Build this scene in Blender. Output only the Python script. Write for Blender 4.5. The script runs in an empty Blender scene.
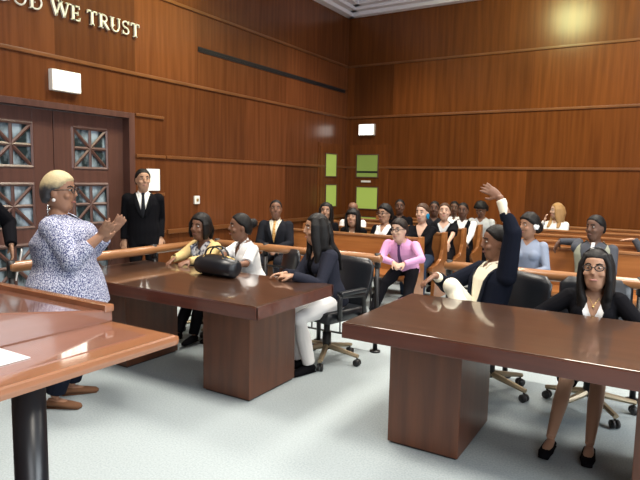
import bpy, bmesh, math, random
import numpy as np
from mathutils import Vector as V, Matrix as M3
random.seed(7)
SC = bpy.context.scene
COL = SC.collection
PI = math.pi
R = math.radians

# ------------------------------------------------------------------ camera
cam_d = bpy.data.cameras.new('camera'); cam = bpy.data.objects.new('camera', cam_d); COL.objects.link(cam)
cam_d.sensor_width = 36.0; cam_d.lens = 570/640*36; cam_d.clip_start = 0.02
rx = V((0.85368454, 0.52044863, 0.018866)); dn = V((0.07151798, -0.0812735, -0.99412263)); fw = V((-0.51585645, 0.85001638, -0.10660336))
cam.matrix_world = M3(((rx.x, -dn.x, -fw.x, 0), (rx.y, -dn.y, -fw.y, 0), (rx.z, -dn.z, -fw.z, 1.6), (0, 0, 0, 1)))
SC.camera = cam

# ------------------------------------------------------------------ world, lights, exposure
w = bpy.data.worlds.new('world'); SC.world = w; w.use_nodes = True
bg = w.node_tree.nodes['Background']; bg.inputs[0].default_value = (0.80, 0.90, 1.0, 1); bg.inputs[1].default_value = 0.55
def area(name, loc, aim, size, power, color, spread=180):
    d = bpy.data.lights.new(name, 'AREA'); d.shape = 'RECTANGLE'; d.size, d.size_y = size; d.energy = power; d.color = color; d.spread = R(spread)
    o = bpy.data.objects.new(name, d); COL.objects.link(o); o.location = loc
    o.rotation_euler = (V(aim)-V(loc)).to_track_quat('-Z', 'Y').to_euler()
    return o
area('window_and_fill_light', (5.35, 3.2, 2.5), (-2.5, 4.0, 0.9), (5.0, 2.6), 600, (0.86, 0.94, 1.0))
area('window_and_fill_light', (1.6, -1.85, 2.3), (-2.0, 4.5, 0.9), (4.5, 2.2), 210, (0.92, 0.96, 1.0))  # fill added from the camera side, no window known in this wall
for lx, ly in ((-3.9, 2.2), (-0.6, 2.2), (2.6, 0.2), (2.6, 5.4), (-3.9, 5.4), (-0.6, 5.4), (-3.9, 8.4), (-0.6, 8.4)):
    area('ceiling_panel_light', (lx, ly, 4.95), (lx, ly+0.001, 0), (1.2, 1.2), 130, (1.0, 0.92, 0.80), 125)
def spot(loc, aim, power, color, ang=70):
    d = bpy.data.lights.new('wall_washer_light', 'SPOT'); d.energy = power; d.color = color; d.spot_size = R(ang); d.spot_blend = 0.9; d.shadow_soft_size = 0.35
    o = bpy.data.objects.new('wall_washer_light', d); COL.objects.link(o); o.location = loc
    o.rotation_euler = (V(aim)-V(loc)).to_track_quat('-Z', 'Y').to_euler()
spot((-4.3, 5.0, 4.95), (-5.9, 5.2, 3.7), 420, (0.95, 1.0, 0.45), 100)
spot((-1.9, 8.6, 4.95), (-1.9, 10.73, 3.6), 300, (0.95, 1.0, 0.45), 130)
spot((0.1, 8.6, 4.95), (0.1, 10.73, 3.6), 300, (1.0, 0.95, 0.55), 130)
SC.view_settings.view_transform = 'Standard'; SC.view_settings.look = 'None'
SC.view_settings.exposure = -0.40; SC.view_settings.gamma = 1.0; SC.view_settings.use_curve_mapping = False

# ------------------------------------------------------------------ materials
def mat(name, col, rough=0.5, metal=0.0, spec=0.5, emit=None, es=0.0, bump=0.0, bscale=200.0, coat=0.0):
    m = bpy.data.materials.new(name); m.use_nodes = True
    n = m.node_tree.nodes; l = m.node_tree.links; b = n['Principled BSDF']
    b.inputs['Base Color'].default_value = (*col, 1); b.inputs['Roughness'].default_value = rough; b.inputs['Metallic'].default_value = metal
    b.inputs['Specular IOR Level'].default_value = spec; b.inputs['Coat Weight'].default_value = coat
    if emit: b.inputs['Emission Color'].default_value = (*emit, 1); b.inputs['Emission Strength'].default_value = es
    if bump:
        g = n.new('ShaderNodeNewGeometry'); t = n.new('ShaderNodeTexNoise'); t.inputs['Scale'].default_value = bscale; t.inputs['Detail'].default_value = 3
        l.new(g.outputs['Position'], t.inputs['Vector'])
        bp = n.new('ShaderNodeBump'); bp.inputs['Strength'].default_value = bump; bp.inputs['Distance'].default_value = 0.004
        l.new(t.outputs['Fac'], bp.inputs['Height']); l.new(bp.outputs[0], b.inputs['Normal'])
    return m
def mixmat(name, c1, c2, scale, stretch=(1, 1, 1), rough=0.5, spec=0.5, lo=0.35, hi=0.65, coat=0.0, panel=None, pv=0.25, kind='noise', rot=None, coat_rough=0.06):
    """two colours mixed by a stretched noise; panel=(axis, width, zsize) varies the tone from veneer panel to panel"""
    m = bpy.data.materials.new(name); m.use_nodes = True
    n = m.node_tree.nodes; l = m.node_tree.links; b = n['Principled BSDF']
    tc = n.new('ShaderNodeTexCoord'); mp = n.new('ShaderNodeMapping'); mp.inputs['Scale'].default_value = stretch
    l.new(tc.outputs['Object'], mp.inputs['Vector'])
    if kind == 'noise':
        t = n.new('ShaderNodeTexNoise'); t.inputs['Detail'].default_value = 5; fac = t.outputs['Fac']
    else:
        t = n.new('ShaderNodeTexVoronoi'); fac = t.outputs['Distance']
    t.inputs['Scale'].default_value = scale; l.new(mp.outputs[0], t.inputs['Vector'])
    r = n.new('ShaderNodeValToRGB'); r.color_ramp.elements[0].position = lo; r.color_ramp.elements[1].position = hi
    r.color_ramp.elements[0].color = (*c1, 1); r.color_ramp.elements[1].color = (*c2, 1)
    l.new(fac, r.inputs['Fac']); out = r.outputs['Color']
    if panel:
        ax, wid, off, zs, zo = panel
        sp = n.new('ShaderNodeSeparateXYZ'); l.new(tc.outputs['Object'], sp.inputs[0])
        def fl(sock, o_, w_):
            a = n.new('ShaderNodeMath'); a.operation = 'SUBTRACT'; l.new(sock, a.inputs[0]); a.inputs[1].default_value = o_
            d = n.new('ShaderNodeMath'); d.operation = 'DIVIDE'; l.new(a.outputs[0], d.inputs[0]); d.inputs[1].default_value = w_
            f = n.new('ShaderNodeMath'); f.operation = 'FLOOR'; l.new(d.outputs[0], f.inputs[0]); return f.outputs[0]
        cb = n.new('ShaderNodeCombineXYZ'); l.new(fl(sp.outputs[ax], off, wid), cb.inputs[0]); l.new(fl(sp.outputs[2], zo, zs), cb.inputs[1])
        wn = n.new('ShaderNodeTexWhiteNoise'); wn.noise_dimensions = '2D'; l.new(cb.outputs[0], wn.inputs['Vector'])
        mr = n.new('ShaderNodeMapRange'); mr.inputs[3].default_value = 1-pv; mr.inputs[4].default_value = 1+pv; l.new(wn.outputs['Value'], mr.inputs[0])
        mu = n.new('ShaderNodeVectorMath'); mu.operation = 'SCALE'; l.new(out, mu.inputs[0]); l.new(mr.outputs[0], mu.inputs['Scale']); out = mu.outputs[0]
    l.new(out, b.inputs['Base Color'])
    b.inputs['Roughness'].default_value = rough; b.inputs['Specular IOR Level'].default_value = spec; b.inputs['Coat Weight'].default_value = coat; b.inputs['Coat Roughness'].default_value = coat_rough
    return m
MT = {}
MT['wall_l'] = mixmat('veneer_side', (0.098, 0.030, 0.010), (0.138, 0.045, 0.015), 2.2, (0.3, 7, 0.35), 0.24, 0.36, panel=(1, 1.115, 6.23, 1.03, 0.83))
MT['wall_b'] = mixmat('veneer_back', (0.100, 0.029, 0.007), (0.140, 0.043, 0.010), 2.2, (7, 0.3, 0.35), 0.26, 0.34, panel=(0, 0.885, -3.97, 1.03, 0.83))
MT['trim'] = mixmat('trim_wood', (0.13, 0.048, 0.016), (0.18, 0.066, 0.022), 3, (1, 1, 1), 0.3, 0.5)
MT['door'] = mixmat('door_wood', (0.078, 0.034, 0.027), (0.110, 0.049, 0.038), 3, (1, 6, 0.4), 0.35, 0.5)
MT['pew'] = mixmat('pew_wood', (0.26, 0.095, 0.026), (0.36, 0.14, 0.042), 3, (0.4, 3, 5), 0.28, 0.5, coat=0.3)
MT['rail'] = mixmat('rail_wood', (0.27, 0.12, 0.048), (0.35, 0.16, 0.064), 3, (1, 1, 4), 0.3, 0.5, coat=0.3)
MT['table'] = mixmat('dark_table_wood', (0.046, 0.021, 0.012), (0.070, 0.032, 0.018), 3, (0.5, 6, 6), 0.30, 0.5, coat=1.0, coat_rough=0.05)
MT['table_edge'] = mixmat('table_edge_wood', (0.07, 0.019, 0.012), (0.10, 0.028, 0.016), 4, (0.5, 6, 6), 0.3, 0.5, coat=0.5)
MT['ped'] = mixmat('pedestal_wood', (0.085, 0.028, 0.013), (0.135, 0.046, 0.02), 3, (5, 5, 0.4), 0.35, 0.5)
MT['podium'] = mixmat('podium_wood', (0.26, 0.110, 0.052), (0.33, 0.14, 0.068), 3, (5, 0.6, 5), 0.25, 0.5, coat=1.0, coat_rough=0.06)
MT['inlay'] = mixmat('podium_inlay', (0.22, 0.10, 0.070), (0.27, 0.125, 0.085), 3, (5, 0.6, 5), 0.22, 0.5, coat=1.0, coat_rough=0.05)
MT['carpet'] = mixmat('carpet_weave', (0.31, 0.36, 0.38), (0.39, 0.445, 0.465), 90, (1, 1, 1), 0.95, 0.1)
MT['ceiling'] = mat('ceiling_paint', (0.78, 0.76, 0.80), 0.8)
MT['black'] = mat('black_iron', (0.012, 0.012, 0.014), 0.4)
MT['column'] = mat('column_black', (0.012, 0.013, 0.016), 0.3)
MT['leather'] = mat('black_leather', (0.010, 0.012, 0.016), 0.32, bump=0.15, bscale=120)
MT['leg_wood'] = mat('pale_gold_metal', (0.36, 0.29, 0.19), 0.35, metal=0.5)
MT['chrome'] = mat('chrome', (0.7, 0.7, 0.7), 0.2, metal=1.0)
MT['rubber'] = mat('caster_black', (0.015, 0.015, 0.017), 0.4)
MT['paper'] = mat('white_paper', (0.85, 0.85, 0.85), 0.7)
MT['exit'] = mat('exit_face', (0.9, 0.88, 0.85), 0.5, emit=(1.0, 0.95, 0.88), es=4.5)
MT['exit_letter'] = mat('exit_letter', (0.9, 0.65, 0.6), 0.5, emit=(1.0, 0.72, 0.66), es=2.0)
MT['white_plastic'] = mat('white_plastic', (0.8, 0.79, 0.76), 0.4)
MT['letter'] = mat('letter_metal', (0.85, 0.83, 0.76), 0.3, metal=0.25)
MT['pane_green'] = mat('green_lit_pane', (0.2, 0.3, 0.05), 0.2, emit=(0.43, 0.52, 0.12), es=0.6)
MT['pane_green_dim'] = mat('green_dim_pane', (0.15, 0.2, 0.05), 0.2, emit=(0.20, 0.28, 0.06), es=0.6)
MT['pane_door'] = mixmat('door_glass', (0.02, 0.03, 0.034), (0.34, 0.42, 0.50), 5.0, (1, 1.4, 0.8), 0.12, 0.6, 0.44, 0.66)  # blue-white patches: daylight seen in the glass, painted into its colour
MT['gold'] = mat('gold_metal', (0.7, 0.5, 0.2), 0.3, metal=0.9)
MT['pearl'] = mat('pearl', (0.8, 0.78, 0.75), 0.3)
MT['glassrim'] = mat('dark_eyeglass_rim', (0.02, 0.018, 0.02), 0.35)
MT['eye'] = mat('eye_white', (0.55, 0.53, 0.5), 0.3)
MT['iris'] = mat('iris_brown', (0.02, 0.012, 0.008), 0.2)
SKIN = {k: mat('skin_'+k, c, 0.5, spec=0.4) for k, c in dict(deep=(0.12, 0.058, 0.036), brown=(0.20, 0.098, 0.060), mid=(0.30, 0.155, 0.095), tan=(0.42, 0.24, 0.155), light=(0.58, 0.37, 0.27)).items()}
LIP = {k: mat('lip_'+k, c, 0.4) for k, c in dict(deep=(0.09, 0.03, 0.025), brown=(0.14, 0.05, 0.04), mid=(0.26, 0.09, 0.07), tan=(0.37, 0.17, 0.14), light=(0.45, 0.18, 0.16)).items()}
HAIR = {k: mat('hair_'+k, c, 0.55, spec=0.25, bump=0.5, bscale=90) for k, c in dict(black=(0.007, 0.006, 0.006), dark=(0.016, 0.010, 0.008), brown=(0.06, 0.03, 0.016), blond=(0.36, 0.21, 0.09), grey=(0.22, 0.20, 0.18)).items()}
HAIR['ashblond'] = mat('hair_ashblond', (0.5, 0.4, 0.2), 0.5, spec=0.3, bump=0.6, bscale=110)
def _two_tone(m):                                   # dyed blond top over a dark grey undercut
    n = m.node_tree.nodes; l = m.node_tree.links; tc = n.new('ShaderNodeTexCoord'); sp = n.new('ShaderNodeSeparateXYZ'); l.new(tc.outputs['Object'], sp.inputs[0])
    ns = n.new('ShaderNodeTexNoise'); ns.inputs['Scale'].default_value = 30; l.new(tc.outputs['Object'], ns.inputs['Vector'])
    a = n.new('ShaderNodeMath'); a.operation = 'MULTIPLY_ADD'; a.inputs[1].default_value = 0.06; l.new(ns.outputs['Fac'], a.inputs[0]); l.new(sp.outputs[2], a.inputs[2])
    r = n.new('ShaderNodeMapRange'); r.inputs[1].default_value = 1.525; r.inputs[2].default_value = 1.575; l.new(a.outputs[0], r.inputs[0])
    x = n.new('ShaderNodeMix'); x.data_type = 'RGBA'; x.inputs[6].default_value = (0.055, 0.055, 0.06, 1); x.inputs[7].default_value = (0.50, 0.41, 0.24, 1)
    l.new(r.outputs[0], x.inputs[0]); l.new(x.outputs[2], n['Principled BSDF'].inputs['Base Color'])
_two_tone(HAIR['ashblond'])
CL = {}
def cloth(name, c, rough=0.85):
    if name not in CL: CL[name] = mat('cloth_'+name, c, rough, spec=0.06, bump=0.25, bscale=60)
    return CL[name]
for nm, c in dict(black=(0.006, 0.006, 0.008), navy=(0.008, 0.010, 0.018), charcoal=(0.016, 0.017, 0.022), white=(0.80, 0.80, 0.80), cream=(0.80, 0.76, 0.62), yellow=(0.60, 0.45, 0.21), pink=(0.66, 0.33, 0.56),
                  bluegrey=(0.022, 0.024, 0.036), purple=(0.09, 0.05, 0.12), orange=(0.55, 0.25, 0.06), grey=(0.25, 0.29, 0.38), vest=(0.27, 0.28, 0.22), dimgrey=(0.07, 0.075, 0.09), palegrey=(0.52, 0.54, 0.55), denim=(0.03, 0.045, 0.08)).items(): cloth(nm, c)
CL['blouse'] = mixmat('speckled_blouse', (0.045, 0.055, 0.16), (0.62, 0.64, 0.74), 150, (1, 1, 0.8), 0.85, 0.1, 0.43, 0.60)
CL['print'] = mixmat('print_blouse', (0.04, 0.05, 0.10), (0.62, 0.63, 0.66), 30, (1, 1, 1), 0.85, 0.2, 0.42, 0.56)
CL['stripe_tie'] = mixmat('striped_tie', (0.50, 0.20, 0.04), (0.65, 0.42, 0.16), 14, (1, 1, 3), 0.6, 0.3, 0.42, 0.56)

# ------------------------------------------------------------------ mesh helpers
def link(name, me, m, parent=None, smooth=True):
    o = bpy.data.objects.new(name, me); COL.objects.link(o)
    if m is not None and len(me.materials) == 0: me.materials.append(m)
    if parent is not None: o.parent = parent
    if smooth: me.polygons.foreach_set('use_smooth', [True]*len(me.polygons))
    return o
def tag(o, label=None, cat=None, group=None, kind=None):
    if label: o['label'] = label
    if cat: o['category'] = cat
    if group: o['group'] = group
    if kind: o['kind'] = kind
    return o
def thing(name, label, cat, loc=(0, 0, 0), rot=0, group=None):
    o = bpy.data.objects.new(name, None); COL.objects.link(o); o.empty_display_size = 0.1
    o.location = loc; o.rotation_euler = (0, 0, rot); return tag(o, label, cat, group)
def copy_tree(o, parent=None):
    c = o.copy(); COL.objects.link(c); c.parent = parent
    for ch in list(o.children): copy_tree(ch, c)
    return c
class B:
    """a bmesh that collects closed pieces"""
    def __init__(s, k=1.0): s.bm = bmesh.new(); s.k = k      # k scales every radius
    def box(s, a, b, bev=0.0, mtx=None):
        a, b = V(a), V(b); t = bmesh.new(); bmesh.ops.create_cube(t, size=1)
        for v in t.verts: v.co = V([(a[i]+b[i])/2+v.co[i]*abs(b[i]-a[i]) for i in range(3)])
        if bev: bmesh.ops.bevel(t, geom=t.edges[:], offset=bev, segments=2, affect='EDGES', profile=0.7)
        return s._add(t, mtx)
    def _add(s, t, mtx=None):
        if mtx is not None: bmesh.ops.transform(t, matrix=mtx, verts=t.verts)
        me = bpy.data.meshes.new('t'); t.to_mesh(me); t.free(); s.bm.from_mesh(me); bpy.data.meshes.remove(me); return s
    def prism(s, poly, axis, a, b, bev=0.0):
        """polygon in the two other axes, extruded along axis (0,1,2) from a to b"""
        t = bmesh.new(); ot = [i for i in range(3) if i != axis]
        vs = []
        for q in poly:
            c = [0, 0, 0]; c[axis] = a; c[ot[0]] = q[0]; c[ot[1]] = q[1]; vs.append(t.verts.new(c))
        f = t.faces.new(vs); r = bmesh.ops.extrude_face_region(t, geom=[f]); d = [0, 0, 0]; d[axis] = b-a
        bmesh.ops.translate(t, vec=d, verts=[v for v in r['geom'] if isinstance(v, bmesh.types.BMVert)])
        bmesh.ops.recalc_face_normals(t, faces=t.faces[:])
        if bev: bmesh.ops.bevel(t, geom=t.edges[:], offset=bev, segments=2, affect='EDGES', profile=0.7)
        return s._add(t)
    def tube(s, pts, rad, side=None, n=12, closed=False):
        """rad: number, or one (rx, ry) per point; rx along side"""
        pts = [V(p) for p in pts]; k = len(pts)
        if not isinstance(rad, (list, tuple)): rad = [rad]*k
        rad = [(q*s.k, q*s.k) if not isinstance(q, (list, tuple)) else (q[0]*s.k, q[1]*s.k) for q in rad]
        rings = []; prev = None
        for i, p in enumerate(pts):
            if closed: d = pts[(i+1) % k]-pts[i-1]
            else: d = pts[min(i+1, k-1)]-pts[max(i-1, 0)]
            d.normalize()
            if side is not None: a = V(side[i] if isinstance(side, list) else side)
            elif prev is not None: a = prev
            else: a = V((1, 0, 0)) if abs(d.x) < 0.9 else V((0, 1, 0))
            a = a-d*a.dot(d)
            if a.length < 1e-5: a = d.orthogonal()
            a.normalize(); prev = a; b = d.cross(a)
            rings.append([s.bm.verts.new(p+a*(rad[i][0]*math.cos(2*PI*j/n))+b*(rad[i][1]*math.sin(2*PI*j/n))) for j in range(n)])
        fs = []
        for i in range(k if closed else k-1):
            r0, r1 = rings[i], rings[(i+1) % k]
            for j in range(n): fs.append(s.bm.faces.new((r0[j], r0[(j+1) % n], r1[(j+1) % n], r1[j])))
        if not closed: fs.append(s.bm.faces.new(rings[0])); fs.append(s.bm.faces.new(rings[-1]))
        return s
    def ell(s, c, r, ax=None, nu=16, nv=10):
        t = bmesh.new(); bmesh.ops.create_uvsphere(t, u_segments=nu, v_segments=nv, radius=1)
        r = [q*s.k for q in ((r, r, r) if isinstance(r, (int, float)) else r)]; m = M3.Diagonal((r[0], r[1], r[2], 1))
        m = (ax.to_4x4() if ax is not None else M3.Identity(4)) @ m
        return s._add(t, M3.Translation(V(c)) @ m)
    def mesh(s, name='mesh', scale=1.0):
        bmesh.ops.recalc_face_normals(s.bm, faces=s.bm.faces[:])
        if scale != 1.0:
            for v in s.bm.verts: v.co *= scale
        me = bpy.data.meshes.new(name); s.bm.to_mesh(me); s.bm.free(); return me
    def blend(s, name, vox, it=3, scale=1.0):
        """melt all pieces into one continuous skin"""
        me = s.mesh(name, scale); o = bpy.data.objects.new('t', me); COL.objects.link(o)
        r = o.modifiers.new('r', 'REMESH'); r.mode = 'VOXEL'; r.voxel_size = vox
        if it: q = o.modifiers.new('s', 'SMOOTH'); q.factor = 0.5; q.iterations = it
        dg = bpy.context.evaluated_depsgraph_get(); out = bpy.data.meshes.new_from_object(o.evaluated_get(dg)); out.name = name
        bpy.data.objects.remove(o); bpy.data.meshes.remove(me); return out
def cut(me, keep):
    """remove the faces whose centre the test does not keep"""
    n = len(me.polygons); c = np.empty(n*3); me.polygons.foreach_get('center', c); k = keep(c.reshape(-1, 3))
    bm = bmesh.new(); bm.from_mesh(me); bm.faces.ensure_lookup_table()
    bmesh.ops.delete(bm, geom=[bm.faces[i] for i in np.nonzero(~k)[0]], context='FACES')
    for _ in range(4):
        ed = [v for v in bm.verts if v.is_boundary]; new = {}
        for v in ed:
            nb = [e.other_vert(v).co for e in v.link_edges if e.is_boundary]
            if len(nb) == 2: new[v] = v.co*.4+(nb[0]+nb[1])*.3
        for v, c_ in new.items(): v.co = c_
    bm.to_mesh(me); bm.free(); return me
def boxobj(name, a, b, m, parent=None, bev=0.0, kind=None):
    o = link(name, B().box(a, b, bev).mesh(name), m, parent, smooth=False)
    if kind: o['kind'] = kind
    return o

# ------------------------------------------------------------------ the setting
WX, BY, CZ = -5.9, 10.73, 4.9
boxobj('wall_right', (5.5, -2.0, 0), (5.8, 11.03, 5.3), MT['wall_l'], kind='structure')
boxobj('wall_front', (-6.2, -2.3, 0), (5.8, -2.0, 5.3), MT['wall_b'], kind='structure')
boxobj('floor', (-6.6, -2.0, -0.1), (5.5, 11.2, 0), MT['carpet'], kind='structure')
b = B()
b.box((WX-0.3, -2.0, 0), (WX, 3.01, 5.3)); b.box((WX-0.3, 3.01, 2.33), (WX, 5.05, 5.3)); b.box((WX-0.3, 5.05, 0), (WX, BY+0.3, 5.3))
tag(link('wall_left', b.mesh(), MT['wall_l'], smooth=False), kind='structure')
boxobj('wall_back', (WX, BY, 0), (5.5, BY+0.3, 5.3), MT['wall_b'], kind='structure')
b = B(); b.box((-6.2, -2.0, 5.2), (5.5, 11.03, 5.35))
tag(link('ceiling', b.mesh(), MT['ceiling'], smooth=False), kind='structure')
b = B()
for i, (wd, z0) in enumerate(((0.16, CZ), (0.30, CZ+0.07), (0.44, CZ+0.13), (0.62, CZ+0.20))):
    b.box((WX, -2.0, z0), (WX+wd, BY, z0+0.12), 0.015); b.box((WX, BY-wd, z0), (5.5, BY, z0+0.12), 0.015)
tag(link('trim_1', b.mesh(), MT['ceiling'], smooth=False), kind='structure')     # stepped crown moulding
k = 2
for z in (1.855, 2.885, 3.93):
    y0 = 5.62 if z < 2.3 else -2.0
    o = boxobj('trim_%d' % k, (WX, y0, z-0.022), (WX+0.022, BY, z+0.022), MT['trim'], bev=0.008, kind='structure'); k += 1
    o = boxobj('trim_%d' % k, (WX, BY-0.022, z-0.022), (5.5, BY, z+0.022), MT['trim'], bev=0.008, kind='structure'); k += 1
for (y0, y1, z) in ((5.10, 5.58, 2.375), (5.10, 5.60, 1.855), (5.10, 5.58, 1.35), (5.10, 5.58, 0.84)):
    boxobj('trim_%d' % k, (WX, y0, z-0.02), (WX+0.022, y1, z+0.02), MT['trim'], bev=0.008, kind='structure'); k += 1
boxobj('trim_%d' % k, (WX, 5.62, 0.80), (WX+0.035, BY, 0.865), MT['trim'], bev=0.01, kind='structure'); k += 1
boxobj('baseboard_left', (WX, 5.1, 0), (WX+0.03, BY, 0.13), MT['door'], kind='structure')
boxobj('baseboard_back', (WX, BY-0.03, 0), (5.5, BY, 0.13), MT['door'], kind='structure')
# jamb of the big doorway
b = B(); b.box((WX-0.16, 5.0, 0), (WX+0.004, 5.09, 2.322), 0.0); b.box((WX-0.16, 2.97, 2.32), (WX+0.004, 5.09, 2.39), 0.003); b.box((WX-0.16, 2.97, 0), (WX+0.004, 3.05, 2.322), 0.0)
tag(link('trim_%d' % k, b.mesh(), MT['door'], smooth=False), kind='structure'); k += 1

def grille_door(name, y0, y1, knob_y):
    t = bpy.data.objects.new(name, None); COL.objects.link(t); t.location = (WX-0.12, y0, 0); t['kind'] = 'structure'
    W = y1-y0; a0, a1 = W/2-0.24, W/2+0.24; rows = ((0.33, 0.81), (1.0, 1.48), (1.67, 2.15))
    b = B(); b.box((-0.05, 0, 0.01), (-0.03, W, 2.315)); b.box((-0.03, 0.003, 0.01), (0, a0, 2.315), 0.004); b.box((-0.03, a1, 0.01), (0, W-0.003, 2.315), 0.004)
    zz = [0.01]+[q for r in rows for q in r]+[2.315]
    for i in range(0, 8, 2): b.box((-0.03, a0, zz[i]), (0, a1, zz[i+1]))
    link('door_leaf', b.mesh(), MT['door'], t, smooth=False)
    for z0, z1 in rows:
        boxobj('pane', (-0.028, a0, z0), (-0.022, a1, z1), MT['pane_door'], t)
        g = B(); wd = 0.028; zc = (z0+z1)/2; yc = (a0+a1)/2
        for (p, q) in (((a0, z0), (a1, z1)), ((a0, z1), (a1, z0)), ((a0, zc), (a1, zc)), ((yc, z0), (yc, z1))):
            g.tube([(-0.010, p[0], p[1]), (-0.010, q[0], q[1])], [(0.012, 0.020)]*2, side=(1, 0, 0), n=4)
        for (p, q) in (((a0, z0), (a1, z0)), ((a0, z1), (a1, z1)), ((a0, z0), (a0, z1)), ((a1, z0), (a1, z1))):
            g.tube([(0.0, p[0], p[1]), (0.0, q[0], q[1])], [(0.012, 0.022)]*2, side=(1, 0, 0), n=4)
        link('grille', g.mesh(), MT['door'], t, smooth=False)
    h = B(); h.box((0, knob_y-0.03, 0.95), (0.012, knob_y+0.03, 1.25), 0.004); h.tube([(0.012, knob_y, 1.0), (0.05, knob_y, 1.02), (0.05, knob_y, 1.18), (0.012, knob_y, 1.2)], 0.010)
    link('door_handle', h.mesh(), MT['chrome'], t)
    return t
grille_door('door_1', 3.05, 4.025, 0.90)
grille_door('door_2', 4.03, 5.005, 0.075)

def lite_door(name, loc, rot, panes, label_bar):
    """flush wooden door with glass lites; local x along the wall, -y into the room"""
    t = bpy.data.objects.new(name, None); COL.objects.link(t); t.location = loc; t.rotation_euler = (0, 0, rot); t['kind'] = 'structure'
    b = B(); b.box((-0.49, -0.012, 0), (0.49, 0.0, 2.32), 0.003); link('door_frame', b.mesh(), MT['wall_b'], t, smooth=False)
    b = B(); b.box((-0.42, -0.020, 0.01), (0.42, -0.010, 2.25), 0.003); link('door_leaf', b.mesh(), MT['wall_b'], t, smooth=False)
    for (x0, x1, z0, z1, m) in panes:
        f = B()
        for a, c in (((x0-0.02, z0-0.02), (x1+0.02, z0)), ((x0-0.02, z1), (x1+0.02, z1+0.02)), ((x0-0.02, z0), (x0, z1)), ((x1, z0), (x1+0.02, z1))): f.box((a[0], -0.034, a[1]), (c[0], -0.018, c[1]))
        link('lite_frame', f.mesh(), MT['door'], t, smooth=False)
        boxobj('pane', (x0, -0.024, z0), (x1, -0.018, z1), MT[m], t)
    if label_bar:
        boxobj('crossbar', (panes[0][0], -0.03, 1.74), (panes[0][1], -0.02, 1.78), MT['black'], t)
        boxobj('push_plate', (-0.13, -0.035, 1.545), (0.09, -0.018, 1.585), MT['white_plastic'], t, 0.004)
    return t
lite_door('door_3', (-5.385, BY, 0), 0, ((-0.24, 0.24, 1.66, 2.11, 'pane_green_dim'), (-0.23, 0.25, 1.0, 1.44, 'pane_green'), (-0.23, 0.25, 0.38, 0.82, 'pane_green')), True)
lite_door('door_4', (WX, 10.07, 0), PI/2, ((-0.22, 0.20, 1.66, 2.10, 'pane_green'), (-0.20, 0.22, 1.05, 1.48, 'pane_green')), False)

# things on the walls
def exit_sign(label, loc, rot, w_, h_, lettered):
    t = thing('exit_sign', label, 'sign', loc, rot)
    boxobj('housing', (-w_/2, -0.07, -h_/2), (w_/2, 0, h_/2), MT['white_plastic'], t, 0.008)
    boxobj('lit_face', (-w_/2+0.015, -0.074, -h_/2+0.015), (w_/2-0.015, -0.068, h_/2-0.015), MT['exit'], t)
    g = B(); hh = 0.13; x = -0.115
    for ch in 'EXIT':
        d = 0.018; yf, yb = -0.0765, -0.073; z0, z1 = -hh/2, hh/2
        if ch == 'E': L = [((0, z0), (0, z1)), ((0, z0), (.05, z0)), ((0, 0), (.04, 0)), ((0, z1), (.05, z1))]
        elif ch == 'X': L = [((0, z0), (.055, z1)), ((0, z1), (.055, z0))]
        elif ch == 'I': L = [((0.01, z0), (0.01, z1))]
        else: L = [((.03, z0), (.03, z1)), ((0, z1), (.06, z1))]
        for p, q in L: g.tube([(x+p[0], -0.0745, p[1]), (x+q[0], -0.0745, q[1])], [(0.002, 0.007)]*2, side=(0, 1, 0), n=4)
        x += 0.03 if ch == 'I' else 0.068
    link('lettering', g.mesh(), MT['exit_letter'], t, smooth=False)
exit_sign('white lit exit sign above the grilled double doors', (WX, 4.09, 2.63), PI/2, 0.36, 0.23, True)
exit_sign('white lit exit sign over the green-paned door in the back wall', (-5.41, BY, 2.625), 0, 0.35, 0.23, True)
tag(boxobj('notice_board', (WX, 5.27, 1.40), (WX+0.02, 5.49, 1.69), MT['paper'], bev=0.004), 'white notice on the wall beside the standing man in a dark suit', 'notice')
t = thing('thermostat', 'small ivory thermostat on the panelled side wall', 'thermostat', (WX, 6.2, 1.26), PI/2)
boxobj('casing', (-0.05, -0.03, -0.06), (0.05, 0, 0.06), MT['white_plastic'], t, 0.008); boxobj('dial', (-0.02, -0.036, -0.02), (0.02, -0.03, 0.02), MT['gold'], t)
t = thing('air_vent', 'long narrow black air slot high on the panelled side wall', 'vent', (WX, 8.43, 3.415), 0)
boxobj('slot', (0, -2.18, -0.035), (0.012, 2.18, 0.035), MT['black'], t)
boxobj('louver', (0.010, -2.17, -0.006), (0.016, 2.17, 0.006), MT['column'], t)

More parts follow.
